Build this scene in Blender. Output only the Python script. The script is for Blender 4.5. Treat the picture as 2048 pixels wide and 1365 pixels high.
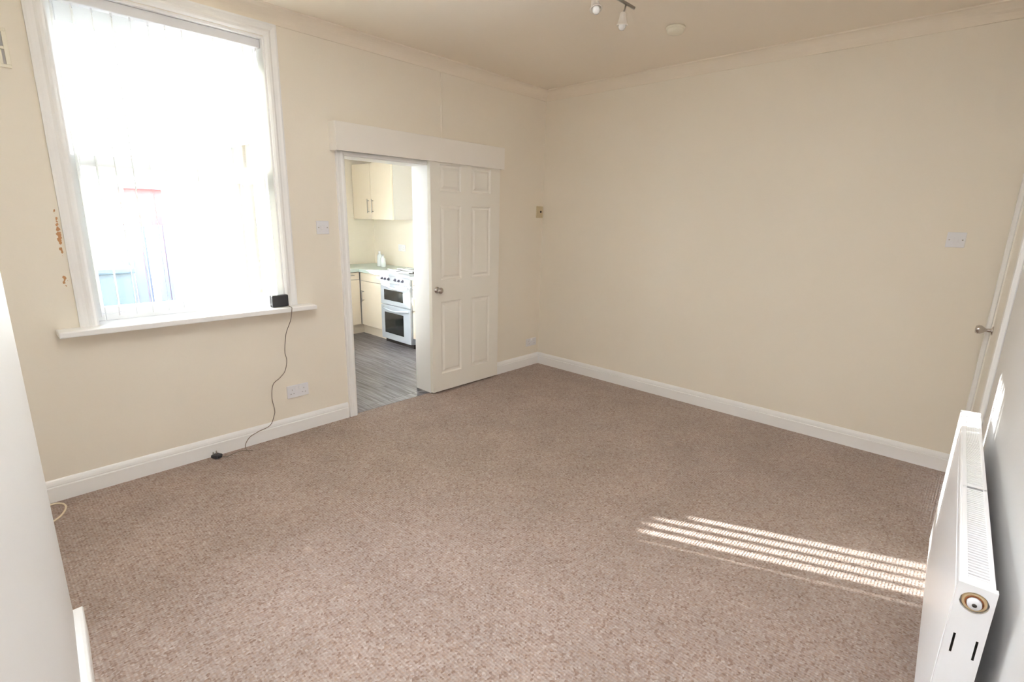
import bpy, bmesh, math, random
from mathutils import Vector, Matrix
random.seed(7)
sc = bpy.context.scene
COL = sc.collection
for o in list(bpy.data.objects):
    bpy.data.objects.remove(o)

# ------------------------------------------------------------------ camera
CAM = Vector((-3.9623, -3.3097, 1.469))
yaw, pit, rol = (math.radians(a) for a in (42.8937, -13.5624, 1.2761))
F = Vector((math.cos(yaw)*math.cos(pit), math.sin(yaw)*math.cos(pit), math.sin(pit)))
r0 = Vector((math.sin(yaw), -math.cos(yaw), 0)); u0 = r0.cross(F)
R_ = math.cos(rol)*r0 + math.sin(rol)*u0
U_ = -math.sin(rol)*r0 + math.cos(rol)*u0
cam = bpy.data.cameras.new('camera')
camo = bpy.data.objects.new('camera', cam); COL.objects.link(camo)
m3 = Matrix((R_, U_, -F)).transposed()
camo.matrix_world = Matrix.Translation(CAM) @ m3.to_4x4()
cam.sensor_fit = 'HORIZONTAL'; cam.sensor_width = 36.0
cam.lens = 1015.142/2048*36.0
cam.clip_start = 0.02
sc.camera = camo

# ------------------------------------------------------------------ world, sun, exposure
W = bpy.data.worlds.new('sky'); sc.world = W; W.use_nodes = True
bg = W.node_tree.nodes['Background']
bg.inputs[0].default_value = (0.85, 0.94, 1.10, 1); bg.inputs[1].default_value = 11.5
S = bpy.data.lights.new('sun', 'SUN'); S.energy = 15.0; S.angle = math.radians(0.8)
S.color = (1.0, 0.97, 0.94)
so = bpy.data.objects.new('sun', S); COL.objects.link(so)
el, az = math.radians(20.5), math.radians(-67.6)
d = Vector((math.cos(az)*math.cos(el), math.sin(az)*math.cos(el), -math.sin(el)))
so.rotation_euler = d.to_track_quat('-Z', 'Y').to_euler(); so.location = (-6, 8, 6)
# the photographer's flash, on the camera and bounced off the ceiling
FL = bpy.data.lights.new('camera_flash', 'SPOT'); FL.energy = 285; FL.spot_size = math.radians(66); FL.spot_blend = 1.0; FL.shadow_soft_size = .03
FL.color = (.90, .99, 1.13)
fo = bpy.data.objects.new('camera_flash', FL); COL.objects.link(fo); fo.location = CAM + Vector((.02, .03, .16))
fo.rotation_euler = Vector((.60, .72, 1)).to_track_quat('-Z', 'Y').to_euler()
vs = sc.view_settings
vs.view_transform = 'Standard'; vs.look = 'None'; vs.gamma = 1.0; vs.use_curve_mapping = False
vs.exposure = 1.82
sc.cycles.max_bounces = 16; sc.cycles.diffuse_bounces = 10; sc.cycles.transparent_max_bounces = 24
sc.cycles.sample_clamp_indirect = 40
sc.cycles.use_denoising = True

# ------------------------------------------------------------------ materials
def lin(c):
    return tuple(((v/255)/12.92 if v/255 <= .04045 else ((v/255+.055)/1.055)**2.4) for v in c)
MATS = {}
def mat(name, rgb, rough=.6, metal=0, spec=.5, var=0, vscale=6, bump=0, bscale=120, trans=0):
    m = bpy.data.materials.new(name); m.use_nodes = True
    nt = m.node_tree; p = nt.nodes['Principled BSDF']
    c = lin(rgb)
    p.inputs['Base Color'].default_value = (*c, 1)
    p.inputs['Roughness'].default_value = rough; p.inputs['Metallic'].default_value = metal
    p.inputs['Specular IOR Level'].default_value = spec
    p.inputs['Transmission Weight'].default_value = trans
    tc = nt.nodes.new('ShaderNodeTexCoord')
    if var:
        n = nt.nodes.new('ShaderNodeTexNoise'); n.inputs['Scale'].default_value = vscale; n.inputs['Detail'].default_value = 4
        nt.links.new(tc.outputs['Object'], n.inputs['Vector'])
        mx = nt.nodes.new('ShaderNodeMix'); mx.data_type = 'RGBA'
        mx.inputs[6].default_value = (*[x*(1-var) for x in c], 1); mx.inputs[7].default_value = (*[min(1, x*(1+var)) for x in c], 1)
        nt.links.new(n.outputs['Fac'], mx.inputs[0]); nt.links.new(mx.outputs[2], p.inputs['Base Color'])
    if bump:
        n2 = nt.nodes.new('ShaderNodeTexNoise'); n2.inputs['Scale'].default_value = bscale; n2.inputs['Detail'].default_value = 3
        nt.links.new(tc.outputs['Object'], n2.inputs['Vector'])
        b = nt.nodes.new('ShaderNodeBump'); b.inputs['Strength'].default_value = bump; b.inputs['Distance'].default_value = .002
        nt.links.new(n2.outputs['Fac'], b.inputs['Height']); nt.links.new(b.outputs['Normal'], p.inputs['Normal'])
    MATS[name] = m
    return m

WALL = (239, 232, 219)
mat('wall_paint', WALL, .55, var=.025, vscale=1.3, bump=.25, bscale=60)
mat('ceiling_paint', (240, 231, 217), .8, var=.02, vscale=1.5, bump=.15, bscale=40)
mat('plaster_white', (219, 218, 217), .5, var=.02, vscale=2, bump=.2, bscale=50)
mat('gloss_white', (243, 243, 243), .3, var=.015, vscale=3)
mat('frame_white', (244, 244, 244), .35, var=.01)
mat('door_cream', (240, 237, 229), .38, var=.015, vscale=2)
mat('pelmet_cream', (241, 237, 231), .45, var=.015, vscale=2)
mat('plastic_white', (232, 232, 236), .35, var=.01)
mat('plastic_grey', (190, 188, 188), .5, var=.01)
mat('plastic_cream', (238, 233, 216), .4, var=.02)
mat('box_cream', (212, 198, 166), .45, var=.02)
mat('dark_hole', (70, 64, 58), .7, var=.05)
mat('black_plastic', (58, 58, 62), .4, var=.08, vscale=20)
mat('cable_grey', (138, 126, 114), .5, var=.05)
mat('cable_white', (236, 222, 196), .5, var=.03)
mat('chrome', (205, 200, 196), .18, metal=1, var=.03)
mat('brushed_steel', (190, 186, 180), .35, metal=1, var=.03)
mat('radiator_white', (248, 249, 252), .28, var=.01)
mat('valve_cream', (214, 190, 150), .5, var=.15, vscale=60)
mat('rust', (150, 88, 48), .7, var=.25, vscale=80)
mat('kitchen_wall', (238, 230, 217), .55, var=.015, bump=.15, bscale=60)
mat('kitchen_white', (243, 243, 243), .5, var=.01)
mat('cabinet_cream', (236, 224, 206), .32, var=.03, vscale=4)
mat('carcass_grey', (214, 212, 208), .5, var=.01)
mat('worktop', (196, 208, 200), .3, var=.08, vscale=60)
mat('appliance_white', (188, 194, 202), .22, var=.01)
mat('oven_glass', (42, 44, 44), .08, spec=.8, var=.1)
mat('knob_dark', (70, 68, 84), .4, var=.05)
mat('plinth_dark', (58, 52, 52), .7, var=.1)
mat('satin_shade', (236, 232, 226), .3, metal=.6, var=.03)
mat('bulb_glass', (240, 240, 240), .15, var=.01)
mat('brick_red', (118, 58, 58), .85, var=.15, vscale=8)
mat('render_white', (226, 224, 218), .85, var=.03)
mat('door_blue', (58, 66, 84), .6, var=.06)
mat('bin_blue', (48, 64, 76), .5, var=.06)
mat('paving', (170, 164, 156), .9, var=.1, vscale=3, bump=.3, bscale=20)
mat('roof_slate', (110, 112, 120), .8, var=.1)
mat('pipe_blue', (120, 150, 160), .5, var=.04)
mat('bottle', (240, 246, 250), .15, var=.01, trans=.2)

def new(nt, t, **kw):
    n = nt.nodes.new('ShaderNode'+t)
    for k, v in kw.items(): setattr(n, k, v)
    return n
def math_(nt, op, a, b=None, c=None):
    n = new(nt, 'Math', operation=op)
    for i, v in enumerate((a, b, c)):
        if v is None: continue
        if isinstance(v, (int, float)): n.inputs[i].default_value = v
        else: nt.links.new(v, n.inputs[i])
    return n.outputs[0]

def back_wall_material():
    """cream paint with the brown flaking patch beside the window frame (a stain of its own)"""
    m = MATS['wall_paint'].copy(); m.name = 'wall_paint_flaked'; nt = m.node_tree
    p = nt.nodes['Principled BSDF']; src = p.inputs['Base Color'].links[0].from_socket
    tc = new(nt, 'TexCoord'); sp = new(nt, 'SeparateXYZ'); nt.links.new(tc.outputs['Object'], sp.inputs[0])
    x, z = sp.outputs[0], sp.outputs[2]
    no = new(nt, 'TexNoise'); no.inputs['Scale'].default_value = 45; no.inputs['Detail'].default_value = 5
    nt.links.new(tc.outputs['Object'], no.inputs['Vector'])
    def win(v, c, h): return math_(nt, 'MAXIMUM', math_(nt, 'SUBTRACT', 1.0, math_(nt, 'DIVIDE', math_(nt, 'ABSOLUTE', math_(nt, 'SUBTRACT', v, c)), h)), 0.0)
    a = math_(nt, 'MULTIPLY', win(x, -3.634, .020), win(z, 1.35, .20))
    b = math_(nt, 'MULTIPLY', win(x, -3.643, .022), win(z, 1.125, .05))
    k = math_(nt, 'ADD', a, b)
    k = math_(nt, 'GREATER_THAN', math_(nt, 'MULTIPLY', math_(nt, 'POWER', k, .5), no.outputs['Fac']), .40)
    mx = new(nt, 'Mix', data_type='RGBA'); mx.inputs[7].default_value = (*lin((196, 146, 100)), 1)
    nt.links.new(k, mx.inputs[0]); nt.links.new(src, mx.inputs[6])
    nt.links.new(mx.outputs[2], p.inputs['Base Color'])
    MATS['wall_paint_flaked'] = m
back_wall_material()

def carpet():
    m = bpy.data.materials.new('carpet'); m.use_nodes = True; nt = m.node_tree
    p = nt.nodes['Principled BSDF']; p.inputs['Roughness'].default_value = .95
    p.inputs['Specular IOR Level'].default_value = .15
    p.inputs['Sheen Weight'].default_value = .25; p.inputs['Sheen Roughness'].default_value = .5
    tc = new(nt, 'TexCoord'); O = tc.outputs['Object']
    sp = new(nt, 'SeparateXYZ'); nt.links.new(O, sp.inputs[0])
    # woven loops: two sets of ribs, one cell is a tuft
    k = 2*math.pi/.0115
    sx = math_(nt, 'SINE', math_(nt, 'MULTIPLY', sp.outputs[0], k))
    sy = math_(nt, 'SINE', math_(nt, 'MULTIPLY', sp.outputs[1], k))
    rib = math_(nt, 'MULTIPLY_ADD', sx, .5, math_(nt, 'MULTIPLY', sy, .35))
    vo = new(nt, 'TexVoronoi'); vo.inputs['Scale'].default_value = 120; nt.links.new(O, vo.inputs['Vector'])
    vr = new(nt, 'ValToRGB'); e = vr.color_ramp.elements
    cols = [(138, 114, 101), (158, 138, 127), (166, 148, 138), (173, 158, 150), (160, 137, 122), (184, 170, 163)]
    pos = [0, .2, .42, .62, .8, 1]
    e[0].position = 0; e[0].color = (*lin(cols[0]), 1); e[1].position = 1; e[1].color = (*lin(cols[-1]), 1)
    for c, q in zip(cols[1:-1], pos[1:-1]):
        n = e.new(q); n.color = (*lin(c), 1)
    sc_ = new(nt, 'SeparateColor'); nt.links.new(vo.outputs['Color'], sc_.inputs[0])
    nt.links.new(sc_.outputs[0], vr.inputs['Fac'])
    n1 = new(nt, 'TexNoise'); n1.inputs['Scale'].default_value = 3.2; n1.inputs['Detail'].default_value = 6; n1.inputs['Roughness'].default_value = .65
    nt.links.new(O, n1.inputs['Vector'])
    sh = new(nt, 'MapRange'); sh.inputs[1].default_value = .3; sh.inputs[2].default_value = .7; sh.inputs[3].default_value = .90; sh.inputs[4].default_value = 1.10
    nt.links.new(n1.outputs['Fac'], sh.inputs[0])
    rb = math_(nt, 'MULTIPLY_ADD', rib, .11, 1.0)
    fac = math_(nt, 'MULTIPLY', sh.outputs[0], rb)
    # small worn dents and flecks
    for cx, cy, r, amt in ((-.885, -1.936, .03, .25), (-2.468, -1.286, .022, .2), (-2.501, -2.278, .03, .25), (-3.112, -1.292, .035, .2),
                           (-.846, -1.003, .012, -.5), (-1.207, -1.781, .012, -.25), (-.93, -1.90, .012, -.35)):
        dv = new(nt, 'VectorMath', operation='DISTANCE'); nt.links.new(O, dv.inputs[0]); dv.inputs[1].default_value = (cx, cy, 0)
        w = math_(nt, 'MAXIMUM', math_(nt, 'SUBTRACT', 1.0, math_(nt, 'DIVIDE', dv.outputs['Value'], r)), 0.0)
        fac = math_(nt, 'MULTIPLY', fac, math_(nt, 'MULTIPLY_ADD', w, amt, 1.0))
    vm = new(nt, 'VectorMath', operation='SCALE'); nt.links.new(vr.outputs['Color'], vm.inputs[0]); nt.links.new(fac, vm.inputs['Scale'])
    nt.links.new(vm.outputs[0], p.inputs['Base Color'])
    h = math_(nt, 'ADD', rib, vo.outputs['Distance'])
    b = new(nt, 'Bump'); b.inputs['Strength'].default_value = .5; b.inputs['Distance'].default_value = .003
    nt.links.new(h, b.inputs['Height']); nt.links.new(b.outputs['Normal'], p.inputs['Normal'])
    MATS['carpet'] = m
carpet()

def vinyl():
    m = mat('vinyl', (128, 126, 130), .38, bump=.1, bscale=80); nt = m.node_tree; p = nt.nodes['Principled BSDF']
    tc = new(nt, 'TexCoord'); mp = new(nt, 'Mapping'); mp.inputs['Scale'].default_value = (60, 3, 1)
    nt.links.new(tc.outputs['Object'], mp.inputs['Vector'])
    oi = new(nt, 'ObjectInfo')
    av = new(nt, 'VectorMath', operation='ADD'); nt.links.new(mp.outputs[0], av.inputs[0])
    cb = new(nt, 'CombineXYZ'); nt.links.new(math_(nt, 'MULTIPLY', oi.outputs['Random'], 37.0), cb.inputs[2]); nt.links.new(cb.outputs[0], av.inputs[1])
    n = new(nt, 'TexNoise'); n.inputs['Scale'].default_value = 1; n.inputs['Detail'].default_value = 6; nt.links.new(av.outputs[0], n.inputs['Vector'])
    r = new(nt, 'ValToRGB'); e = r.color_ramp.elements
    e[0].position = .3; e[0].color = (*lin((86, 80, 79)), 1); e[1].position = .72; e[1].color = (*lin((154, 151, 157)), 1)
    nt.links.new(n.outputs['Fac'], r.inputs['Fac'])
    vm = new(nt, 'VectorMath', operation='SCALE'); nt.links.new(r.outputs['Color'], vm.inputs[0])
    nt.links.new(math_(nt, 'MULTIPLY_ADD', oi.outputs['Random'], .22, .89), vm.inputs['Scale'])
    nt.links.new(vm.outputs[0], p.inputs['Base Color'])
vinyl()

def glass():
    m = bpy.data.materials.new('window_glass'); m.use_nodes = True; nt = m.node_tree
    out = nt.nodes['Material Output']; nt.nodes.remove(nt.nodes['Principled BSDF'])
    t = new(nt, 'BsdfTransparent'); t.inputs[0].default_value = (.96, .98, .97, 1)
    g = new(nt, 'BsdfGlossy'); g.inputs['Roughness'].default_value = .02
    fr = new(nt, 'Fresnel'); fr.inputs['IOR'].default_value = 1.45
    mx = new(nt, 'MixShader'); nt.links.new(fr.outputs[0], mx.inputs[0]); nt.links.new(t.outputs[0], mx.inputs[1]); nt.links.new(g.outputs[0], mx.inputs[2])
    nt.links.new(mx.outputs[0], out.inputs['Surface']); MATS['window_glass'] = m
glass()
def slat_fabric():
    m = bpy.data.materials.new('slat_fabric'); m.use_nodes = True; nt = m.node_tree
    out = nt.nodes['Material Output']; nt.nodes.remove(nt.nodes['Principled BSDF'])
    a = new(nt, 'BsdfDiffuse'); b = new(nt, 'BsdfTranslucent')
    wv = new(nt, 'TexWave'); wv.inputs['Scale'].default_value = 180; tc = new(nt, 'TexCoord'); nt.links.new(tc.outputs['Object'], wv.inputs['Vector'])
    cr = new(nt, 'ValToRGB'); cr.color_ramp.elements[0].color = (.80, .80, .77, 1); cr.color_ramp.elements[1].color = (.88, .88, .86, 1)
    nt.links.new(wv.outputs['Fac'], cr.inputs['Fac'])
    nt.links.new(cr.outputs[0], a.inputs[0]); nt.links.new(cr.outputs[0], b.inputs[0])
    mx = new(nt, 'MixShader'); mx.inputs[0].default_value = .22
    nt.links.new(a.outputs[0], mx.inputs[1]); nt.links.new(b.outputs[0], mx.inputs[2]); nt.links.new(mx.outputs[0], out.inputs['Surface'])
    MATS['slat_fabric'] = m
slat_fabric()

# ------------------------------------------------------------------ mesh helpers
class MB:
    def __init__(s): s.bm = bmesh.new(); s.smooth = False
    def box(s, x0, x1, y0, y1, z0, z1, bev=0, seg=1, M=None):
        g = bmesh.ops.create_cube(s.bm, size=1.0)
        vs_ = g['verts']
        for v in vs_:
            v.co = Vector(((x0+x1)/2+v.co.x*(x1-x0), (y0+y1)/2+v.co.y*(y1-y0), (z0+z1)/2+v.co.z*(z1-z0)))
        if bev:
            ed = list({e for v in vs_ for e in v.link_edges})
            r = bmesh.ops.bevel(s.bm, geom=ed, offset=bev, segments=seg, affect='EDGES', profile=.5)
            vs_ = list({v for f in r['faces'] for v in f.verts} | {v for v in vs_ if v.is_valid})
        if M is not None:
            bmesh.ops.transform(s.bm, matrix=M, verts=[v for v in vs_ if v.is_valid])
        return s
    def prism(s, pts, axis, a, b, cap=True):
        """extrude a closed 2-D profile along an axis: pts in the other two axes, in order (x,y,z minus axis)"""
        def P(p, t):
            q = list(p); q.insert(axis, t); return Vector(q)
        A = [s.bm.verts.new(P(p, a)) for p in pts]; B = [s.bm.verts.new(P(p, b)) for p in pts]
        n = len(pts)
        for i in range(n): s.bm.faces.new((A[i], A[(i+1) % n], B[(i+1) % n], B[i]))
        if cap: s.bm.faces.new(A[::-1]); s.bm.faces.new(B)
        return s
    def sweep(s, prof, path):
        """prof: (out, up) pairs; path: list of (point, outward vector) with mitred vectors"""
        rings = [[s.bm.verts.new(Vector(p)+Vector(o)*a+Vector((0, 0, b))) for a, b in prof] for p, o in path]
        n = len(prof)
        for r1, r2 in zip(rings, rings[1:]):
            for i in range(n): s.bm.faces.new((r1[i], r1[(i+1) % n], r2[(i+1) % n], r2[i]))
        s.bm.faces.new(rings[0][::-1]); s.bm.faces.new(rings[-1])
        return s
    def tube(s, pts, r, n=8, closed_ends=True):
        pts = [Vector(p) for p in pts]; rings = []
        up = Vector((0, 0, 1)); prev = None
        for i, p in enumerate(pts):
            t = (pts[min(i+1, len(pts)-1)]-pts[max(i-1, 0)]).normalized()
            if prev is None:
                a = t.cross(up); a = a if a.length > 1e-3 else t.cross(Vector((1, 0, 0)))
            else: a = prev - t*prev.dot(t)
            a.normalize(); prev = a; b = t.cross(a)
            rr = r[i] if isinstance(r, (list, tuple)) else r
            rings.append([s.bm.verts.new(p+(a*math.cos(q*2*math.pi/n)+b*math.sin(q*2*math.pi/n))*rr) for q in range(n)])
        for r1, r2 in zip(rings, rings[1:]):
            for i in range(n): s.bm.faces.new((r1[i], r1[(i+1) % n], r2[(i+1) % n], r2[i])).smooth = True
        if closed_ends: s.bm.faces.new(rings[0][::-1]); s.bm.faces.new(rings[-1])
        return s
    def lathe(s, prof, M=None, n=24):
        """prof: (radius, height) along local z, then M"""
        M = M or Matrix()
        rings = []
        for r, h in prof:
            if r < 1e-6: rings.append([s.bm.verts.new(M @ Vector((0, 0, h)))])
            else: rings.append([s.bm.verts.new(M @ Vector((r*math.cos(q*2*math.pi/n), r*math.sin(q*2*math.pi/n), h))) for q in range(n)])
        for a, b in zip(rings, rings[1:]):
            for i in range(n):
                if len(a) == 1 and len(b) == 1: continue
                if len(a) == 1: f = s.bm.faces.new((a[0], b[i], b[(i+1) % n]))
                elif len(b) == 1: f = s.bm.faces.new((a[i], b[0], a[(i+1) % n]))
                else: f = s.bm.faces.new((a[i], a[(i+1) % n], b[(i+1) % n], b[i]))
                f.smooth = True
        return s
    def build(s, name, material, parent=None, loc=None, rz=0):
        bmesh.ops.recalc_face_normals(s.bm, faces=s.bm.faces)
        me = bpy.data.meshes.new(name); s.bm.to_mesh(me); s.bm.free()
        me.materials.append(MATS[material])
        o = bpy.data.objects.new(name, me); COL.objects.link(o)
        if parent is not None: o.parent = parent
        if loc: o.location = loc
        if rz: o.rotation_euler[2] = rz
        return o
def spline(pts, n=8):
    P = [Vector(p) for p in pts]; out = []
    for i in range(len(P)-1):
        a, b, c, e = P[max(i-1, 0)], P[i], P[i+1], P[min(i+2, len(P)-1)]
        for k in range(n):
            t = k/n
            out.append(.5*((2*b)+(c-a)*t+(2*a-5*b+4*c-e)*t*t+(3*b-a-3*c+e)*t**3))
    out.append(P[-1]); return out
def struct(o): o['kind'] = 'structure'; return o
def tag(o, label, cat, group=None):
    o['label'] = label; o['category'] = cat
    if group: o['group'] = group
    return o
def thing(name, label, cat, loc=(0, 0, 0), rz=0, group=None):
    o = bpy.data.objects.new(name, None); COL.objects.link(o); o.empty_display_size = .1
    o.location = loc; o.rotation_euler[2] = rz
    return tag(o, label, cat, group)
def sempty(name, loc=(0, 0, 0), rz=0):
    o = bpy.data.objects.new(name, None); COL.objects.link(o); o.location = loc; o.rotation_euler[2] = rz; o.empty_display_size = .1
    return struct(o)
def toY(x, y, z):   # local z of a lathe points into the room (-Y) from the back wall
    return Matrix.Translation((x, y, z)) @ Matrix.Rotation(math.radians(90), 4, 'X')
def toX(x, y, z):   # local z points to -X
    return Matrix.Translation((x, y, z)) @ Matrix.Rotation(math.radians(-90), 4, 'Y')

# ------------------------------------------------------------------ room shell
H = 2.621; SPL = 2.233            # the front wall runs 2.2 degrees out of square
srad = math.radians(SPL)
FW = dict(loc=(0, -3.369, 0), rz=srad)
b = MB(); b.box(-4.75, .2, -3.95, .012, -.12, 0); struct(b.build('floor', 'carpet'))
b = MB(); b.box(-4.75, .2, -3.95, .2, H, H+.2); struct(b.build('ceiling', 'ceiling_paint'))
# back wall (window and doorway)
wx0, wx1, wz0, wz1 = -3.55, -2.575, .857, 2.465
dx0, dx1, dz1 = -2.125, -1.39, 1.872
b = MB()
b.box(-4.75, wx0, 0, .2, -.1, H); b.box(wx0, wx1, 0, .2, -.1, wz0); b.box(wx0, wx1, 0, .2, wz1, H)
b.box(wx1, dx0, 0, .2, -.1, H); b.box(dx0, dx1, 0, .2, dz1, H); b.box(dx1, .2, 0, .2, -.1, H)
struct(b.build('wall_back', 'wall_paint_flaked'))
b = MB(); b.box(0, .2, -3.95, 0, -.1, H); struct(b.build('wall_right', 'wall_paint'))
ox0, ox1, oz1 = -.915, -.085, 1.93
b = MB(); b.box(-4.75, ox0, -.2, 0, -.1, H); b.box(ox0, ox1, -.2, 0, oz1, H); b.box(ox1, .0, -.2, 0, -.1, H)
struct(b.build('wall_front', 'plaster_white', **FW))
cb0, cb1 = Vector((-3.898, -1.215)), Vector((-4.075, -3.53))
b = MB(); b.prism([(cb0.x, cb0.y), (-4.55, cb0.y), (-4.55, cb1.y-.12), (cb1.x, cb1.y-.12)], 2, -.1, H)
struct(b.build('chimney_breast', 'plaster_white'))
b = MB(); b.box(-4.75, -4.55, -3.95, 0, -.1, H); struct(b.build('wall_left', 'wall_paint'))

# skirting boards
SK = [(0, 0), (.018, 0), (.018, .077), (.011, .080), (.0105, .084), (.0150, .087), (.0125, .100), (.008, .110), (.004, .116), (0, .116)]
def skirt(name, pts, **kw):
    b = MB(); path = []
    P = [Vector((x, y)) for x, y in pts]
    for i, p in enumerate(P):
        ns = []
        for a, c in ((i-1, i), (i, i+1)):
            if a < 0 or c >= len(P): continue
            t = (P[c]-P[a]).normalized(); ns.append(Vector((t.y, -t.x)))
        if len(ns) == 2: m = (ns[0]+ns[1]); o = m/(1+ns[0].dot(ns[1]))
        else: o = ns[0]
        path.append(((p.x, p.y, 0), (o.x, o.y, 0)))
    b.sweep(SK, path)
    return struct(b.build(name, 'gloss_white', **kw))
skirt('baseboard_back', [(-4.55, 0), (-2.182, 0)])
skirt('baseboard_back', [(-1.33, 0), (-.0, 0)])
skirt('baseboard_right', [(0, -.001), (0, -3.366)])
skirt('baseboard_front', [(-.985, 0), (-4.0, 0)], **FW)
SKw = [(0, 0), (.027, 0), (.027, .054), (.0245, .056), (.0245, .058), (.027, .060), (.027, .104), (.024, .111), (.016, .116), (.006, .117), (0, .117)]
_sk = SK; SK = SKw
skirt('baseboard_left', [(cb1.x, cb1.y+.0), (cb0.x, cb0.y), (-4.55, cb0.y)])
SK = _sk
skirt('baseboard_left', [(-4.55, cb0.y+.03), (-4.55, -.02)])
# coving
CV = []
rC = .074
for i in range(9):
    t = i/8*math.pi/2
    CV.append((rC*(1-math.cos(t))*.98+.004, -rC+rC*math.sin(t)*.98))
CV = [(0, 0), (0, -rC-.006), (.008, -rC-.006), (.008, -rC)] + [(a+.004, z) for a, z in CV] + [(rC+.008, -.008), (rC+.008, 0)]
SK2 = SK; SK = CV
def cove(name, pts, loc, rz=0):
    o = skirt(name, pts); o.location = loc; o.rotation_euler[2] = rz
    o.data.materials[0] = MATS['ceiling_paint']; return o
cove('trim_1', [(-4.55, 0), (0, 0), (0, -3.37)], (0, 0, H))
cove('trim_2', [(0, 0), (-4.03, 0)], (0, -3.369, H), srad)
cove('trim_3', [(cb1.x, cb1.y+.02), (cb0.x, cb0.y), (-4.55, cb0.y), (-4.55, -.1)], (0, 0, H))
SK = SK2

# ------------------------------------------------------------------ window 1
win = sempty('window_1')
AR = [(0, 0), (.012, 0), (.02, .010), (.022, .022), (.016, .034), (.018, .048), (.022, .060), (.02, .070), (0, .070)]
def archi(name, x0, x1, zb, zt, material, parent, y=0.0, w=.07):
    """three-sided moulded architrave round an opening (x0..x1, up to zt), standing on zb"""
    b = MB(); k = w/.07
    prof = [(d_, t_*k) for d_, t_ in AR]
    ring = []
    def pt(cx, cz, sx, sz):
        return [b.bm.verts.new((cx+sx*t, y-d_, cz+sz*t)) for d_, t in prof]
    rings = [pt(x0, zb, -1, 0), pt(x0, zt, -1, 1), pt(x1, zt, 1, 1), pt(x1, zb, 1, 0)]
    n = len(prof)
    for r1, r2 in zip(rings, rings[1:]):
        for i in range(n): b.bm.faces.new((r1[i], r1[(i+1) % n], r2[(i+1) % n], r2[i]))
    b.bm.faces.new(rings[0][::-1]); b.bm.faces.new(rings[-1])
    return b.build(name, material, parent)
archi('architrave', wx0+.002, wx1-.002, .887, 2.468, 'frame_white', win)
b = MB()
b.box(wx0, wx0+.012, 0, .17, .887, 2.465); b.box(wx1-.012, wx1, 0, .17, .887, 2.465); b.box(wx0+.012, wx1-.012, 0, .17, 2.453, 2.465)
b.build('window_lining', 'frame_white', win)
b = MB(); b.box(-3.711, -2.415, -.106, 0, .857, .887, .005, 2); b.box(wx0, wx1, -.01, .17, .857, .887)
b.build('window_sill', 'frame_white', win)
def sash(name, z0, z1, y0, y1, rail_b, rail_t, stile=.045):
    b = MB(); xa, xb = wx0+.012, wx1-.012
    b.box(xa, xa+stile, y0, y1, z0, z1, .004); b.box(xb-stile, xb, y0, y1, z0, z1, .004)
    b.box(xa+stile, xb-stile, y0, y1, z0, z0+rail_b, .004); b.box(xa+stile, xb-stile, y0, y1, z1-rail_t, z1, .004)
    o = b.build(name, 'frame_white', win)
    g = MB(); ym = (y0+y1)/2; g.box(xa+stile, xb-stile, ym-.002, ym+.002, z0+rail_b, z1-rail_t)
    g.build('pane', 'window_glass', o)
sash('upper_sash', 1.645, 2.453, .142, .172, .06, .115)
sash('lower_sash', .887, 1.735, .108, .140, .075, .055)

# ------------------------------------------------------------------ doorway to the kitchen
dw = sempty('trim_4')
archi('architrave', dx0+.015, dx1-.0, 0, dz1-.012, 'frame_white', dw, w=.062)
b = MB()
b.box(dx0, dx0+.018, 0, .2, 0, dz1); b.box(dx1-.018, dx1, 0, .2, 0, dz1); b.box(dx0+.018, dx1-.018, 0, .2, dz1-.015, dz1)
b.build('door_lining', 'frame_white', dw)

# sliding six-panel door
ld = sempty('door_1')
X0, X1, Yf, Yb, ZB, ZT = -1.426, -.664, -.06, -.024, .020, 1.96
xs = [X0, -1.333, -1.112, -.997, -.776, X1]; zs = [ZB, .170, .790, .968, 1.560, 1.668, 1.870, ZT]
def panel_mesh(w, h):
    """moulded raised panel: dipped bevel, flat margin, raised field; local x width, z height, y depth"""
    b = MB()
    steps = [(0, 0), (.010, .009), (.022, .009), (.038, .001)]
    rings = []
    for off, dep in steps:
        rings.append([b.bm.verts.new((x, dep, z)) for x, z in ((off, off), (w-off, off), (w-off, h-off), (off, h-off))])
    for r1, r2 in zip(rings, rings[1:]):
        for i in range(4): b.bm.faces.new((r1[i], r1[(i+1) % 4], r2[(i+1) % 4], r2[i]))
    b.bm.faces.new(rings[-1])
    return b
def six_panel_leaf(parent, xs, zs, yf, yb, material):
    b = MB(); bm = b.bm
    for i in range(len(xs)-1):
        for j in range(len(zs)-1):
            if i in (1, 3) and j in (1, 3, 5):
                panel_mesh(xs[i+1]-xs[i], zs[j+1]-zs[j]).build('panel', material, parent, loc=(xs[i], yf, zs[j])); continue
            bm.faces.new([bm.verts.new((x, yf, z)) for x, z in ((xs[i], zs[j]), (xs[i+1], zs[j]), (xs[i+1], zs[j+1]), (xs[i], zs[j+1]))])
    a, c, lo, hi = xs[0], xs[-1], zs[0], zs[-1]
    for q in (((a, yf, lo), (a, yb, lo), (a, yb, hi), (a, yf, hi)), ((c, yf, lo), (c, yb, lo), (c, yb, hi), (c, yf, hi)),
              ((a, yf, lo), (c, yf, lo), (c, yb, lo), (a, yb, lo)), ((a, yf, hi), (c, yf, hi), (c, yb, hi), (a, yb, hi)),
              ((a, yb, lo), (c, yb, lo), (c, yb, hi), (a, yb, hi))):
        bm.faces.new([bm.verts.new(v) for v in q])
    bmesh.ops.remove_doubles(bm, verts=bm.verts, dist=1e-5)
    return b.build('door_leaf', material, parent)
six_panel_leaf(ld, xs, zs, Yf, Yb, 'door_cream')
KN = [(0, 0), (.026, 0), (.026, .004), (.012, .007), (.010, .024), (.016, .030), (.025, .040), (.026, .050), (.020, .058), (0, .060)]
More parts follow.
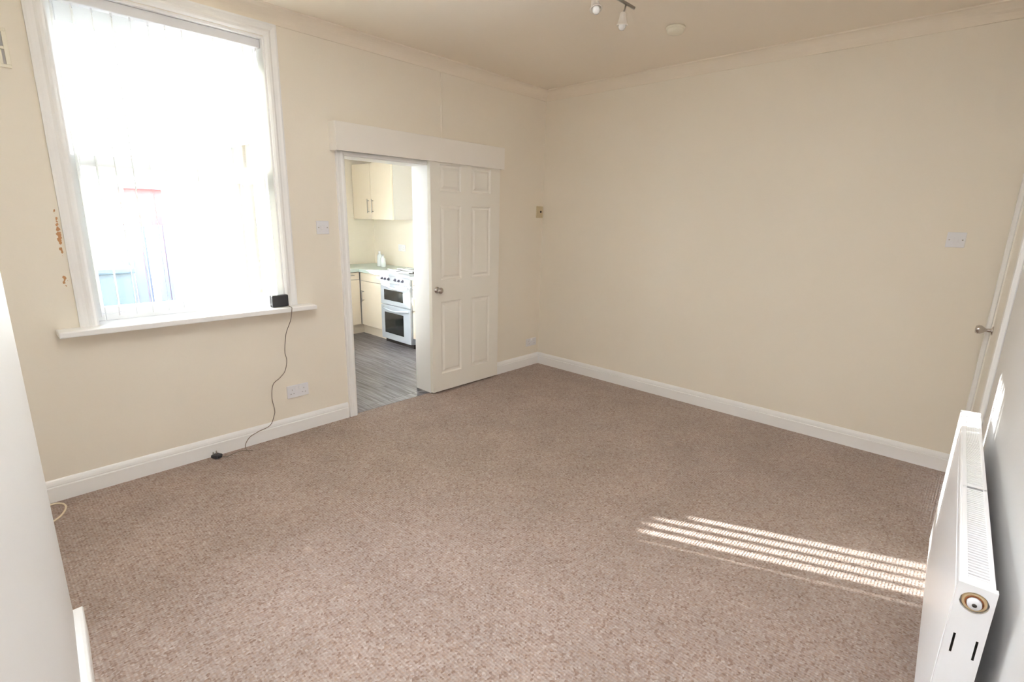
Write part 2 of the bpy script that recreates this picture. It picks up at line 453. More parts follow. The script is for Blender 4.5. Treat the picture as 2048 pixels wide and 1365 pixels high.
b = MB(); b.lathe(KN, toY(-1.375, Yf, .89)); k_ = b.build('door_knob', 'chrome', ld); k_['label'] = 'small round chrome door knob'
# pelmet hiding the sliding track
pb = thing('pelmet', 'long cream boxed pelmet fixed above the sliding panelled door', 'pelmet', (-1.42, 0, 1.88))
def loc_(b, name, m, p, c=(0, 0, 0)):
    o = b.build(name, m, p); o.location = Vector(c); return o
hx0, hx1, hz0, hz1, hd = -2.206-pb.location.x, -.636-pb.location.x, 0.0, .177, .087
b = MB(); b.box(hx0, hx1, -hd, -hd+.016, hz0, hz1, .002); b.build('front_board', 'pelmet_cream', pb)
b = MB(); b.box(hx0, hx0+.016, -hd+.016, 0, hz0, hz1, .001); b.build('end_board', 'pelmet_cream', pb)
b = MB(); b.box(hx1-.016, hx1, -hd+.016, 0, hz0, hz1, .001); b.build('end_board', 'pelmet_cream', pb)
b = MB(); b.box(hx0+.016, hx1-.016, -hd+.016, 0, hz1-.016, hz1); b.build('top_board', 'pelmet_cream', pb)
b = MB(); b.box(hx0+.03, hx1-.03, -.055, -.03, .10, .135); b.build('track_rail', 'brushed_steel', pb)

# ------------------------------------------------------------------ door in the front wall (right edge of the picture)
d2 = sempty('door_2', (0, -3.369, 0), srad)
# built in the wall's own frame (room side is +y there)
b = MB(); b.box(ox0, ox0+.025, -.2, 0, 0, oz1); b.box(ox1-.025, ox1, -.2, 0, 0, oz1); b.box(ox0+.025, ox1-.025, -.2, 0, oz1-.025, oz1)
b.build('door_lining', 'door_cream', d2)
b = MB()
b.box(ox0-.065, ox0+.01, 0, .020, 0, oz1+.065, .004); b.box(ox1-.01, ox1+.065, 0, .020, 0, oz1+.065, .004); b.box(ox0+.01, ox1-.01, 0, .020, oz1-.01, oz1+.065, .004)
b.build('architrave', 'frame_white', d2)
b = MB(); b.box(ox0+.028, ox1-.028, -.045, -.006, .012, oz1-.028, .003); b.build('door_leaf', 'door_cream', d2)
def flipY(x, y, z): return Matrix.Translation((x, y, z)) @ Matrix.Rotation(math.radians(-90), 4, 'X')
b = MB(); b.lathe([(a*.95, h_*1.25) for a, h_ in KN], flipY(-.155, -.006, .925)); k_ = b.build('door_knob', 'chrome', d2); k_['label'] = 'chrome knob on a round rose'

# ------------------------------------------------------------------ radiator on the front wall
rl = -1.28+2.64
rad = thing('radiator', 'white panel radiator with slotted top grille on the right-hand wall', 'radiator', (-2.64, -3.4375, 0), srad)
rD, rz0, rz1 = .060, .15, .75      # depth towards the room is local +y
b = MB()
b.box(.012, rl-.012, .046, .060, rz0, rz1, .005, 2)
b.box(.03, rl-.03, .0595, .0612, rz0+.03, rz1-.03, .0008)
b.build('front_panel', 'radiator_white', rad)
b = MB()
for i in range(44):
    x = .03+i*.0295; b.box(x, x+.018, .010, .046, rz0+.03, rz1-.03)
b.box(.012, rl-.012, .0, .010, rz0+.01, rz1-.012); o = b.build('convector_fins', 'radiator_white', rad); o['kind'] = 'stuff'
# end panels; the near one with a round hole for the bleed plug and two hanging slots
def end_panel(x0, x1, holes):
    b = MB(); bm = b.bm
    hc, hr = Vector((.030, rz1-.035)), .0235
    if not holes:
        b.box(x0, x1, -.001, .061, rz0-.002, rz1+.003, .004, 2)
        return b.build('end_panel', 'radiator_white', rad)
    n = 32; circ = [Vector((hc.x+hr*math.cos(2*math.pi*i/n), hc.y+hr*math.sin(2*math.pi*i/n))) for i in range(n)]
    ya, yb_, za, zt = -.001, .061, rz1-.07, rz1+.003
    def sq(c):
        dv = c-hc; s_ = min(((yb_-hc.x) if dv.x > 0 else (hc.x-ya))/max(abs(dv.x), 1e-9), ((zt-hc.y) if dv.y > 0 else (hc.y-za))/max(abs(dv.y), 1e-9))
        return hc+dv*s_
    outer = [sq(c) for c in circ]
    for ci in ((ya, za), (yb_, za), (yb_, zt), (ya, zt)):
        q = Vector(ci); j = min(range(n), key=lambda i: (outer[i]-q).length); outer[j] = q
    vi = [bm.verts.new((x0, c.x, c.y)) for c in circ]; vo = [bm.verts.new((x0, c.x, c.y)) for c in outer]
    vb = [bm.verts.new((x0+.010, c.x, c.y)) for c in circ]
    for i in range(n):
        j = (i+1) % n
        bm.faces.new((vi[i], vo[i], vo[j], vi[j])); bm.faces.new((vi[i], vi[j], vb[j], vb[i]))
    # lower sheet with two slots
    ys = [ya, .0085, .0125, .0445, .0485, yb_]; zz = [rz0-.002, .585, .632, za]
    for i in range(5):
        for j in range(3):
            if j == 1 and i in (1, 3): continue
            bm.faces.new([bm.verts.new((x0, y, z)) for y, z in ((ys[i], zz[j]), (ys[i+1], zz[j]), (ys[i+1], zz[j+1]), (ys[i], zz[j+1]))])
    # folded returns
    for q in (((x0, ya, zt), (x0, yb_, zt), (x1, yb_, zt), (x1, ya, zt)), ((x0, ya, rz0-.002), (x0, ya, zt), (x1, ya, zt), (x1, ya, rz0-.002)),
              ((x0, yb_, rz0-.002), (x0, yb_, zt), (x1, yb_, zt), (x1, yb_, rz0-.002))):
        bm.faces.new([bm.verts.new(v) for v in q])
    bmesh.ops.remove_doubles(bm, verts=bm.verts, dist=1e-5)
    return b.build('end_panel', 'radiator_white', rad)
ep = end_panel(-.003, .012, True); end_panel(rl-.012, rl+.003, False)
b = MB(); b.box(.004, .011, .001, .059, rz0, rz1-.075); b.build('slot_shade_sheet', 'dark_hole', ep)  # added dark sheet standing in for the shade behind the end slots
b = MB(); b.lathe([(.0205, -.012), (.0205, -.001), (.0190, .001), (.015, .0005), (.0145, -.004), (.0, -.004)], toX(-.0005, .030, rz1-.035)); tp = b.build('bleed_tapping', 'valve_cream', rad)
b = MB(); b.lathe([(.0148, -.004), (.0152, .0015), (.0132, .002), (.0130, -.003)], toX(-.0008, .030, rz1-.035)); b.build('rust_ring', 'rust', tp)
b = MB(); b.lathe([(.0120, -.004), (.0120, .008), (.0105, .011), (.0, .011)], toX(-.001, .030, rz1-.035)); pl = b.build('bleed_plug', 'plastic_white', rad)
b = MB(); b.lathe([(.0042, .0), (.0042, .0004), (0, .0004)], toX(-.0122, .030, rz1-.035), 12); b.build('plug_socket', 'dark_hole', pl)
# top grille: two lengths of rails with cross bars
zt = rz1+.002
for g0, g1 in ((.028, .545), (.555, rl-.028)):
    b = MB(); b.box(g0-.016, g1, .0455, .056, zt-.010, zt, .001); b.box(g0-.016, g1, .002, .011, zt-.010, zt, .001)
    b.box(g0-.016, g0+.006, .011, .0455, zt-.010, zt, .001); b.box(g1-.006, g1, .011, .0455, zt-.010, zt, .001)
    gr = b.build('top_grille', 'radiator_white', rad)
    b = MB(); n = int((g1-g0-.012)/.0124)
    for i in range(n):
        x = g0+.008+i*(g1-g0-.016)/n
        b.box(x, x+.0072, .011, .0455, zt-.008, zt-.001)
    o = b.build('grille_bars', 'radiator_white', gr); o['kind'] = 'stuff'
for x in (.25, rl-.25):
    b = MB(); b.box(x, x+.03, -.036, .0, .25, .48); b.build('wall_bracket', 'radiator_white', rad)
b = MB(); b.tube([(rl-.03, .03, .17), (rl-.03, .03, .12), (rl-.03, .03, 0)], .0075, 10); b.build('tail_pipe', 'radiator_white', rad)
b = MB(); b.tube([(.03, .03, .17), (.03, .03, .12), (.03, .03, 0)], .0075, 10); b.build('tail_pipe', 'radiator_white', rad)

# ------------------------------------------------------------------ vertical blind
bl = thing('vertical_blind', 'white vertical blind with open fabric slats hanging in the sash window', 'blind', (0, 0, 0))
b = MB(); b.box(wx0+.014, wx1-.014, .028, .072, 2.405, 2.452, .003); b.build('headrail', 'plastic_white', bl)
sm = None
for i in range(13):
    x = -3.512+i*.0752
    if sm is None:
        b = MB(); b.box(-.0445, .0445, -.0006, .0006, 0, 1.465); s0 = b.build('slat', 'slat_fabric', bl); sm = s0.data
        b = MB(); b.box(-.0425, .0425, -.002, .002, -.022, .022, .001); w0 = b.build('weight', 'plastic_white', s0)
        b = MB(); b.box(-.006, .006, -.004, .004, 0, .035); c0 = b.build('slat_clip', 'plastic_white', s0)
        s_, w_, c_ = s0, w0, c0
    else:
        s_ = s0.copy(); COL.objects.link(s_); w_ = w0.copy(); COL.objects.link(w_); w_.parent = s_; c_ = c0.copy(); COL.objects.link(c_); c_.parent = s_
    s_.location = (x, .050, .925); w_.location = (0, 0, .022); c_.location = (0, 0, 1.463)
    s_.rotation_euler[2] = math.radians(77 + random.uniform(-1.5, 1.5))
for yy in (.012, .088):
    pts = []
    for i in range(13):
        x = -3.512+i*.0752+(.006 if yy > .05 else -.006)
        pts.append((x, yy-.006 if yy < .05 else yy, .945))
        if i < 12: pts.append((x+.0376, yy-.006 if yy < .05 else yy, .936))
    b = MB(); b.tube(spline([(p[0], p[1]+.01 if yy < .05 else p[1]-.006, p[2]) for p in pts], 3), .0012, 6); b.build('bottom_chain', 'plastic_white', bl)

# ------------------------------------------------------------------ wall plates
def flat_plate(b, w, h, t): b.box(-w/2, w/2, -t, 0, -h/2, h/2, .0025, 2)
def light_switch(label, loc, rz, material='plastic_white'):
    t = thing('light_switch', label, 'switch', loc, rz)
    b = MB(); flat_plate(b, .086, .086, .009); b.build('plate', material, t)
    b = MB(); b.box(-.012, .012, -.0125, -.008, -.014, .014, .001); b.build('rocker', material, t)
    for s in (-1, 1):
        b = MB(); b.lathe([(0, 0), (.0038, 0), (.0036, .0012), (0, .0016)], toY(s*.030, -.009, 0), 12); b.build('screw', 'brushed_steel', t)
    return t
def double_socket(label, loc, rz, w=.147, h=.086, material='plastic_white', group=None):
    t = thing('double_socket', label, 'socket', loc, rz)
    b = MB(); flat_plate(b, w, h, .010); b.build('plate', material, t)
    for s in (-1, 1):
        b = MB(); b.box(s*.013-.008, s*.013+.008, -.013, -.009, .012, .034, .001); b.build('rocker', material, t)
        b = MB(); cx = s*w*.27
        b.box(cx-.003, cx+.003, -.0105, -.0095, .008, .017); b.box(cx-.014, cx-.006, -.0105, -.0095, -.018, -.012); b.box(cx+.006, cx+.014, -.0105, -.0095, -.018, -.012)
        o = b.build('pin_holes', 'plastic_grey', t); o['kind'] = 'stuff'
    return t
light_switch('white single light switch between the window and the kitchen doorway', (-2.291, 0, 1.3836), 0)
light_switch('white single light switch on the far cream wall near the chrome knob', (0, -3.1352, 1.4043), -math.pi/2)
double_socket('white double socket low on the wall under the light switch', (-2.5452, 0, .2947), 0)
double_socket('pale double socket low in the corner beside the sliding door', (-.118, 0, .243), 0, w=.150, h=.078)
wb = thing('wall_box', 'small cream wall box with a dark centre hole beside the room corner', 'wall box', (-.055, 0, 1.536))
b = MB(); b.box(-.043, .043, -.014, 0, -.054, .054, .003, 2); b.build('cover', 'box_cream', wb)
b = MB(); b.lathe([(.011, 0), (.011, .003), (.008, .004), (0, .004)], toY(.010, -.014, .004), 16); b.build('hole', 'dark_hole', wb)
b = MB(); b.prism([(-.006, 0), (-.006, -.006), (-.003, -.008), (.003, -.008), (.006, -.006), (.006, 0)], 2, 2.058, 2.535)
o = b.build('cable_trunking', 'wall_paint', loc=(-1.263, 0, 0)); tag(o, 'thin painted cable trunking running up from the pelmet to the coving', 'trunking')
# air vent
av = thing('air_vent', 'cream slotted air vent high on the wall left of the window', 'vent', (-3.815, 0, 2.145))
hw, hh = .128, .080
b = MB()
b.box(-hw, hw, -.012, 0, hh-.014, hh, .002); b.box(-hw, hw, -.012, 0, -hh, -hh+.014, .002)
b.box(-hw, -hw+.016, -.012, 0, -hh+.014, hh-.014, .001); b.box(hw-.016, hw, -.012, 0, -hh+.014, hh-.014, .001); b.box(-hw+.016, hw-.016, -.012, 0, -.006, .006, .001)
b.build('frame', 'plastic_cream', av)
b = MB(); b.box(-hw+.01, hw-.01, -.003, -.001, -hh+.008, hh-.008); b.build('back_mesh', 'plastic_grey', av)
bar = None
for i in range(9):
    for zc in (.038, -.036):
        x = -hw+.036+i*.0235
        if bar is None: b = MB(); b.box(-.0065, .0065, -.010, -.002, -.030, .030, .001); bar = b.build('louvre', 'plastic_cream', av); o = bar
        else: o = bar.copy(); COL.objects.link(o)
        o.location = (x, 0, zc)

# ------------------------------------------------------------------ black device on the sill, its lead and plug
dv = thing('black_box', 'small black plastic box standing on the right end of the window sill', 'device', (-2.627, -.028, .887), math.radians(2))
b = MB(); b.box(-.052, .052, -.020, .020, .0, .076, .006, 3); b.build('casing', 'black_plastic', dv)
b = MB(); b.box(-.046, .046, -.0212, -.0195, .014, .070, .001); b.build('front_face', 'black_plastic', dv)
b = MB()
pts = [(-2.585, -.05, .893), (-2.585, -.085, .8895), (-2.586, -.110, .888), (-2.588, -.1105, .865), (-2.590, -.085, .80), (-2.603, -.04, .72), (-2.605, -.016, .66), (-2.612, -.010, .58),
       (-2.605, -.010, .52), (-2.622, -.010, .45), (-2.66, -.010, .41), (-2.706, -.010, .375), (-2.722, -.012, .29), (-2.712, -.012, .20), (-2.72, -.016, .165), (-2.754, -.022, .105),
       (-2.83, -.024, .085), (-2.885, -.026, .065), (-2.915, -.028, .03), (-2.922, -.035, .006), (-2.925, -.06, .0045), (-2.93, -.125, .0045)]
b.tube(spline(pts, 6), .0023, 8)
lead = b.build('power_lead', 'cable_grey'); tag(lead, 'thin grey lead hanging from the black box down to the carpet', 'cable')
b = MB(); b.tube(spline([(-2.905, -.105, .004), (-2.94, -.075, .006), (-2.975, -.060, .0045), (-3.02, -.075, .0045), (-3.05, -.085, .005), (-3.075, -.066, .014)], 6), .0023, 8); b.build('lead_tail', 'cable_grey', lead)
pg = thing('plug', 'black three-pin plug lying on the carpet against the skirting', 'plug', (-3.095, -.056, .004), math.radians(25))
b = MB(); b.box(-.024, .024, -.024, .024, 0, .022, .007, 3); b.box(-.013, .013, -.030, -.018, .003, .018, .004, 2); b.build('body', 'black_plastic', pg)
b = MB(); b.box(-.003, .003, -.002, .002, .022, .042); b.box(-.014, -.008, .011, .015, .022, .038); b.box(.008, .014, .011, .015, .022, .038); b.build('pins', 'brushed_steel', pg)
b = MB(); pts = [(-4.05, -.06, .004), (-3.95, -.030, .0045), (-3.87, -.040, .0045), (-3.835, -.048, .0045), (-3.813, -.082, .0045), (-3.811, -.13, .0045), (-3.832, -.192, .0045), (-3.862, -.232, .0045), (-3.91, -.262, .0045), (-4.02, -.30, .0045), (-4.2, -.32, .0045)]
b.tube(spline(pts, 8), .0045, 8); o = b.build('aerial_cable', 'cable_white'); tag(o, 'loop of white aerial cable on the carpet beside the chimney breast', 'cable')

# ------------------------------------------------------------------ ceiling fittings
sl = thing('spotlight_bar', 'steel ceiling spotlight bar with small pale spot heads', 'light', (-1.90, -1.72, H))
b = MB(); b.tube([(-.55, .0, -.081), (.505, -.012, -.081)], .008, 10); b.build('bar', 'brushed_steel', sl)
b = MB(); b.lathe([(0, 0), (.05, 0), (.05, -.018), (.045, -.022), (0, -.022)], Matrix.Translation((-.02, 0, 0))); b.tube([(-.02, 0, -.02), (-.02, 0, -.078)], .007, 10); b.build('ceiling_rose', 'brushed_steel', sl)
for k, (x, dx, dy, tilt) in enumerate(((.431, -.03, -.006, (.10, -.10)), (.20, -.03, .01, (-.35, .15)), (-.15, .03, .0, (.2, .3)), (-.45, -.02, .01, (-.2, .2)))):
    b = MB(); y = -.010*(x+.55)
    b.tube([(x, y, -.085), (x+dx*.4, y+dy*.4, -.112), (x+dx, y+dy, -.130)], .0045, 8); arm = b.build('spot_arm', 'brushed_steel', sl)
    M_ = Matrix.Translation((x+dx, y+dy, -.128)) @ Matrix.Rotation(tilt[0], 4, 'X') @ Matrix.Rotation(tilt[1], 4, 'Y') @ Matrix.Rotation(math.pi, 4, 'X')
    b = MB(); b.lathe([(0, 0), (.010, 0), (.016, .006), (.019, .030), (.024, .052), (.030, .056), (.030, .059), (.021, .056), (.014, .012)], M_, 20); b.build('spot_shade', 'satin_shade', sl)
    b = MB(); b.lathe([(.010, .012), (.016, .040), (.018, .068), (.012, .078), (0, .082)], M_, 18); b.build('bulb', 'bulb_glass', sl)
sd = thing('smoke_alarm', 'round cream smoke alarm on the ceiling', 'alarm', (-.79, -1.66, H))
b = MB(); b.lathe([(0, 0), (.056, 0), (.056, -.010), (.054, -.013), (0, -.013)], n=32); b.build('base', 'plastic_cream', sd)
b = MB(); b.lathe([(.050, -.012), (.050, -.026), (.042, -.036), (.020, -.040), (0, -.040)], n=32); b.build('cover', 'plastic_cream', sd)

# ------------------------------------------------------------------ kitchen beyond the doorway
kx, ky = -.076, 2.92
kc = 2.24
b = MB(); b.box(kx, kx+.2, .2, ky+.2, -.1, kc); struct(b.build('wall_right', 'kitchen_wall'))
kwx0, kwx1, kwz0, kwz1 = -1.60, -.93, 1.03, 1.50
b = MB(); b.box(-2.42, kwx0, ky, ky+.2, -.1, kc); b.box(kwx1, kx, ky, ky+.2, -.1, kc); b.box(kwx0, kwx1, ky, ky+.2, -.1, kwz0); b.box(kwx0, kwx1, ky, ky+.2, kwz1, kc)
struct(b.build('wall_back', 'kitchen_wall'))
kyo0, kyo1, kz0, kz1 = .50, 1.68, .62, 2.06
b = MB(); b.box(-2.50, -2.22, .2, kyo0, -.1, kc); b.box(-2.50, -2.22, kyo1, ky, -.1, kc); b.box(-2.50, -2.22, kyo0, kyo1, -.1, kz0); b.box(-2.50, -2.22, kyo0, kyo1, kz1, kc)
struct(b.build('wall_left', 'kitchen_wall'))
b = MB(); b.box(-2.42, kx+.2, .2, ky+.2, kc, kc+.15); struct(b.build('ceiling', 'kitchen_white'))
def plain_window(name, x0, x1, y, z0, z1, rot=False):
    w = sempty(name); b = MB()
    def bx(b, a0, a1, c0, c1, e0, e1, bev=.004):
        if rot: b.box(c0, c1, a0, a1, e0, e1, bev)
        else: b.box(a0, a1, c0, c1, e0, e1, bev)
    bx(b, x0, x0+.05, y-.03, y+.03, z0, z1); bx(b, x1-.05, x1, y-.03, y+.03, z0, z1)
    bx(b, x0+.05, x1-.05, y-.03, y+.03, z0, z0+.05); bx(b, x0+.05, x1-.05, y-.03, y+.03, z1-.05, z1)
    xm = x0+(x1-x0)*.5; bx(b, xm-.03, xm+.03, y-.025, y+.025, z0+.05, z1-.05)
    b.build('window_frame', 'frame_white', w)
    for a, c in ((x0+.05, xm-.03), (xm+.03, x1-.05)):
        b = MB(); bx(b, a, c, y-.002, y+.002, z0+.05, z1-.05, 0); b.build('pane', 'window_glass', w)
plain_window('window_2', kwx0, kwx1, ky+.12, kwz0, kwz1)
plain_window('window_3', kyo0, kyo1, -2.26, kz0, kz1, True)
# vinyl plank floor
kf = sempty('kitchen_floor')
b = MB(); b.box(-2.42, kx, .012, ky, -.12, -.006); b.build('underlay', 'plinth_dark', kf)
pm = {}
pw = .152
def plank(x, y0, y1, w):
    key = (round(w, 3), round(y1-y0, 3))
    if key not in pm:
        b = MB(); b.box(0, w-.0016, 0, y1-y0-.0016, -.006, 0, .0006); pm[key] = b.build('plank', 'vinyl', kf); o = pm[key]
    else: o = pm[key].copy(); COL.objects.link(o)
    o.location = (x, y0, 0)
x = dx0; xi = 0
b = MB(); b.box(dx0+.019, dx1-.019, .013, .105, -.006, .0, .0006); b.build('plank', 'vinyl', kf)
while x < -.1:
    y = .107 - (0, .62, .31, .9)[xi % 4]; xe = min(x+pw, kx)
    while y < 2.46:
        a, c = max(y, .107 if x < dx1-.018 else .2), min(y+1.22, 2.46)
        if c-a > .01: plank(x, a, c, xe-x)
        y += 1.22
    x += pw; xi += 1
# base cabinets (fronts face -X on the right run, -Y on the left run)
wt = .83; plz = .125
XF = -.65; YL = 2.37
def bar_handle(b, p0, p1, out):
    p0, p1, out = Vector(p0), Vector(p1), Vector(out); t = (p1-p0)*.12
    b.tube([p0+out, p1+out], .005, 8); b.tube([p0+t, p0+t+out], .004, 8); b.tube([p1-t, p1-t+out], .004, 8)
cu = thing('corner_base_cabinet', 'cream kitchen base cabinet with vertical handle between corner and cooker', 'cabinet', (XF, 2.1, 0))
def kpart(root, name, m, bx, **kw):
    L = root.location; b = MB(); b.box(bx[0]-L.x, bx[1]-L.x, bx[2]-L.y, bx[3]-L.y, bx[4]-L.z, bx[5]-L.z, **kw); return b.build(name, m, root)
yc0, yc1 = 1.875, YL
kpart(cu, 'carcass', 'carcass_grey', (XF+.02, kx-.002, yc0+.003, ky-.004, plz, wt-.042))
kpart(cu, 'plinth', 'cabinet_cream', (-.578, -.56, yc0, 2.442, 0, plz-.004))
dr = kpart(cu, 'drawer_front', 'cabinet_cream', (XF, XF+.018, yc0+.004, yc1-.022, .688, wt-.046), bev=.002)
do = kpart(cu, 'door', 'cabinet_cream', (XF, XF+.018, yc0+.004, yc1-.022, plz+.004, .682), bev=.002)
b = MB(); L = cu.location; bar_handle(b, (XF-L.x, 2.288-L.y, .43), (XF-L.x, 2.288-L.y, .57), (-.028, 0, 0)); b.build('handle', 'brushed_steel', do)
lu = thing('drawer_base_cabinet', 'cream kitchen base cabinet with drawer at the left of the corner', 'cabinet', (-1.0, YL, 0))
kpart(lu, 'carcass', 'carcass_grey', (-1.25, XF+.008, YL+.02, ky-.004, plz, wt-.042))
kpart(lu, 'plinth', 'cabinet_cream', (-1.25, -.578, 2.444, 2.462, 0, plz-.004))
d_ = kpart(lu, 'drawer_front', 'cabinet_cream', (-1.05, XF-.004, YL, YL+.018, .698, wt-.046), bev=.002)
b = MB(); L = lu.location; bar_handle(b, (-.83-L.x, 0, .752), (-.735-L.x, 0, .752), (0, -.028, 0)); b.build('handle', 'brushed_steel', d_)
kpart(lu, 'door', 'cabinet_cream', (-1.05, XF-.004, YL, YL+.018, plz+.004, .692), bev=.002)
kpart(lu, 'door', 'cabinet_cream', (-1.25, -1.054, YL, YL+.018, plz+.004, wt-.046), bev=.002)
eu = thing('end_base_cabinet', 'narrow strip of cream base cabinet to the right of the cooker', 'cabinet', (XF, .95, 0))
kpart(eu, 'carcass', 'carcass_grey', (XF+.02, kx-.002, .60, 1.285, plz, wt-.042))
kpart(eu, 'plinth', 'plinth_dark', (-.578, -.56, .60, 1.285, 0, plz-.004))
d_ = kpart(eu, 'drawer_front', 'cabinet_cream', (XF, XF+.018, .602, 1.283, .688, wt-.046), bev=.002)
b = MB(); L = eu.location; bar_handle(b, (XF-L.x, 1.0-L.y, .74), (XF-L.x, 1.22-L.y, .74), (-.028, 0, 0)); b.build('handle', 'brushed_steel', d_)
d_ = kpart(eu, 'door', 'cabinet_cream', (XF, XF+.018, .602, 1.283, plz+.004, .682), bev=.002)
b = MB(); bar_handle(b, (XF-L.x, 1.245-L.y, .43), (XF-L.x, 1.245-L.y, .60), (-.028, 0, 0)); b.build('handle', 'brushed_steel', d_)
# worktops
b = MB(); b.prism([(-1.27, YL-.028), (XF-.028, YL-.028), (XF-.028, 1.876), (kx-.002, 1.876), (kx-.002, ky-.002), (-1.27, ky-.002)], 2, wt-.038, wt)
o = b.build('worktop', 'worktop'); tag(o, 'pale grey-green kitchen worktop turning the corner behind the bottles', 'worktop')
b = MB(); b.box(XF-.028, kx-.002, .60, 1.286, wt-.038, wt, .003); o = b.build('worktop', 'worktop'); tag(o, 'short pale worktop to the right of the cooker', 'worktop')
# cooker
ck = thing('cooker', 'white freestanding double-oven gas cooker between the kitchen base cabinets', 'cooker', (-.37, 1.58, 0))
cy0, cy1, cf = 1.29, 1.872, -.676
kpart(ck, 'body', 'appliance_white', (cf+.024, kx-.03, cy0+.002, cy1-.002, .05, .80), bev=.003)
kpart(ck, 'plinth', 'plinth_dark', (cf+.05, kx-.05, cy0+.01, cy1-.01, 0, .05))
kpart(ck, 'hob_top', 'appliance_white', (cf-.004, kx-.03, cy0, cy1, .80, .842), bev=.008, seg=2)
cp = kpart(ck, 'control_panel', 'appliance_white', (cf, cf+.024, cy0, cy1, .718, .80), bev=.003)
L = ck.location
for y in (1.848, 1.785, 1.712, 1.583, 1.514, 1.44):
    b = MB(); b.lathe([(0, 0), (.018, 0), (.018, .006), (.012, .009), (.010, .022), (0, .023)], toX(cf-L.x, y-.02-L.y, .765), 16); b.build('knob', 'knob_dark', cp)
def oven(z0, z1, wz0, wz1, hz):
    d_ = kpart(ck, 'oven_door', 'appliance_white', (cf, cf+.024, cy0+.002, cy1-.002, z0, z1), bev=.003)
    kpart(ck, 'oven_window', 'oven_glass', (cf-.0015, cf+.002, cy0+.135, cy1-.075, wz0, wz1)).parent = d_
    b = MB(); yA, yB = cy1-.05-L.y, cy0+.03-L.y; xf = cf-L.x
    b.tube(spline([(xf, yA, hz+.010), (xf-.020, yA-.04, hz+.008), (xf-.034, (yA+yB)/2, hz-.012), (xf-.020, yB+.04, hz+.008), (xf, yB, hz+.010)], 8), .011, 10)
    b.build('handle', 'appliance_white', d_)
oven(.468, .708, .520, .640, .682)
oven(.055, .456, .130, .375, .418)
for py in (1.44, 1.72):
    for px in (-.52, -.25):
        b = MB(); b.lathe([(.045, .842), (.045, .850), (.03, .853), (.03, .858), (0, .858)], Matrix.Translation((px-L.x, py-L.y, 0)), 18); b.build('burner', 'plinth_dark', ck)
for px in (-.60, -.47, -.33, -.20):
    b = MB(); b.box(px-L.x, px+.010-L.x, cy0+.05-L.y, cy1-.05-L.y, .858, .867); b.build('pan_support', 'appliance_white', ck)
# wall cupboard
wc = thing('wall_cupboard', 'cream two-door wall cupboard high in the kitchen corner', 'cupboard', (-.376, 2.47, 1.424))
wy0, wy1, wz_, wzt = 2.022, ky-.012, 1.424, 2.095
kpart(wc, 'carcass', 'carcass_grey', (-.356, kx-.002, wy0, wy1, wz_, wzt))
ym = 2.485
for a, c, hy in ((wy0, ym-.002, ym-.050), (ym+.002, wy1, ym+.045)):
    d_ = kpart(wc, 'door', 'cabinet_cream', (-.376, -.357, a, c, wz_-.002, wzt), bev=.002)
    b = MB(); L = wc.location; bar_handle(b, (-.376-L.x, hy-L.y, 1.50-L.z), (-.376-L.x, hy-L.y, 1.668-L.z), (-.026, 0, 0)); b.build('handle', 'brushed_steel', d_)
double_socket('white double socket on the kitchen wall above the cooker', (kx, 2.27, 1.07), -math.pi/2)
BT = [(0, 0), (.030, 0), (.033, .006), (.033, .075), (.028, .088), (.031, .10), (.030, .128), (.014, .150), (.012, .166)]
for (x, y, s, lab) in ((-.30, 2.455, 1.0, 'taller pale translucent bottle standing on the corner worktop'), (-.30, 2.378, .78, 'shorter pale translucent bottle in front of the taller one')):
    t = thing('bottle', lab, 'bottle', (x, y, wt))
    b = MB(); b.lathe([(r*1.05, h_*s*1.08) for r, h_ in BT], n=18); b.build('bottle_body', 'bottle', t)
    b = MB(); b.lathe([(.013, .160*s*1.08), (.0145, .162*s*1.08), (.0145, .160*s*1.08+.020), (0, .160*s*1.08+.021)], n=16); b.build('cap', 'plastic_white', t)

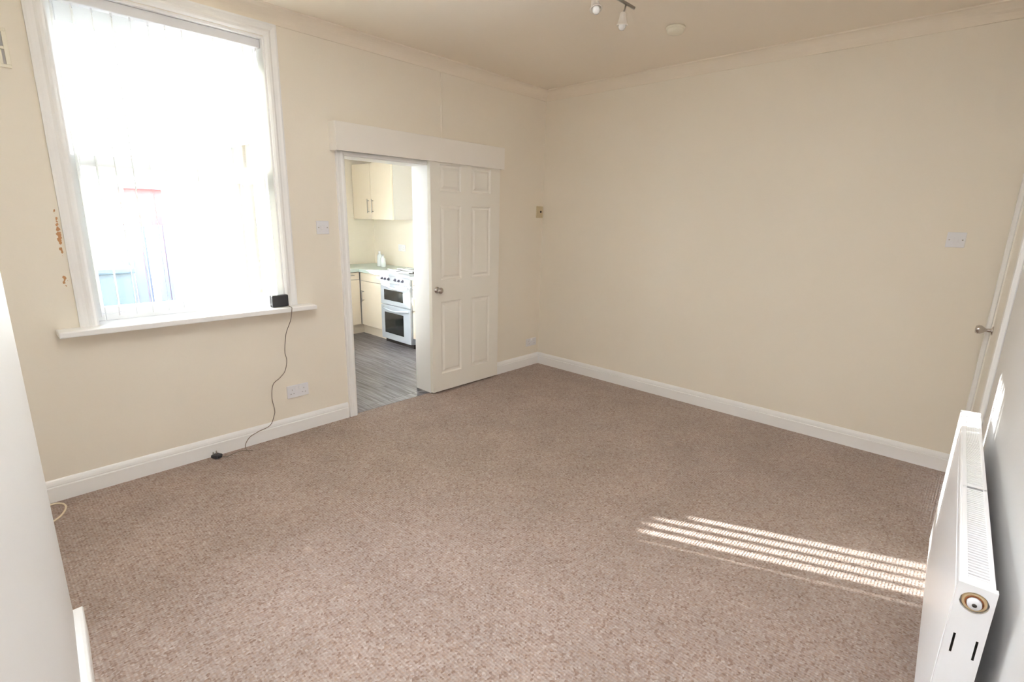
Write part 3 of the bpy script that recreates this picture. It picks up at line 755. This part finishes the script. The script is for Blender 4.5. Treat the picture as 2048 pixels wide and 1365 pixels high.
# ------------------------------------------------------------------ yard outside
b = MB(); b.box(-14, 12, .2, 30, -.32, -.12); struct(b.build('ground', 'paving'))
b = MB(); b.box(-8.6, -4.45, .2, 3.75, -.12, 3.9); o = b.build('sun_block_wall', 'render_white'); struct(o)  # unseen block, added to keep the sun off the window's left slats
yg = thing('yard_gate', 'blue-grey boarded yard gate seen faintly through the blind', 'gate', (-2.40, 4.2, -.12))
for i in range(5):
    b = MB(); b.box(-.30+i*.115, -.30+i*.115+.108, -.012, .012, .06, 1.42, .003); b.build('board', 'door_blue', yg)
for x in (-.39, -.03, .30):
    b = MB(); b.box(x, x+.07, -.05, -.013 if x == -.03 else .05, 0, 1.55, .005); b.build('post', 'frame_white', yg)
b = MB(); b.box(-4.45, -2.80, 4.12, 4.28, -.12, 1.55); o = b.build('yard_wall', 'render_white'); struct(o)
b = MB(); b.box(-2.02, -1.4, 4.12, 4.28, -.12, 1.55); o = b.build('yard_wall', 'render_white'); struct(o)
ob = thing('brick_outbuilding', 'low red brick outbuilding behind the yard gate', 'building', (-1.85, 5.2, -.12))
b = MB(); b.box(-.65, .65, -.6, .6, 0, 1.85); b.build('wall', 'brick_red', ob)
b = MB(); b.box(-.72, .72, -.68, .68, 1.85, 1.92, .01); b.build('roof', 'roof_slate', ob)
hb = thing('house', 'pale rendered house behind the yard seen washed out through the blind', 'building', (-3.5, 11, -.12))
b = MB(); b.box(-5, 4, 0, 5, 0, 3.6); b.build('wall', 'render_white', hb)
b = MB(); b.prism([(-.2, 3.6), (5.2, 3.6), (2.5, 4.9)], 0, -5.2, 4.2); b.build('roof', 'roof_slate', hb)
for x in (-3.2, -.6, 2):
    b = MB(); b.box(x, x+1.0, -.04, .02, 1.0, 2.2); w_ = b.build('window', 'frame_white', hb)
    b = MB(); b.box(x+.08, x+.92, -.05, -.03, 1.08, 2.12); b.build('pane', 'oven_glass', w_)
bn = thing('wheelie_bin', 'blue-grey wheeled bin standing in the yard outside the window', 'bin', (-3.08, 3.45, -.12))
b = MB(); b.prism([(-.24, 0), (.24, 0), (.29, .95), (-.29, .95)], 1, -.27, .27); b.build('body', 'bin_blue', bn)
b = MB(); b.box(-.31, .31, -.31, .30, .95, 1.02, .02, 2); b.build('lid', 'bin_blue', bn)
for s in (-1, 1):
    b = MB(); b.lathe([(0, 0), (.1, 0), (.1, .05), (0, .05)], Matrix.Translation((s*.26-(.025), .27, .1)) @ Matrix.Rotation(math.pi/2, 4, 'Y'), 16); b.build('wheel', 'black_plastic', bn)
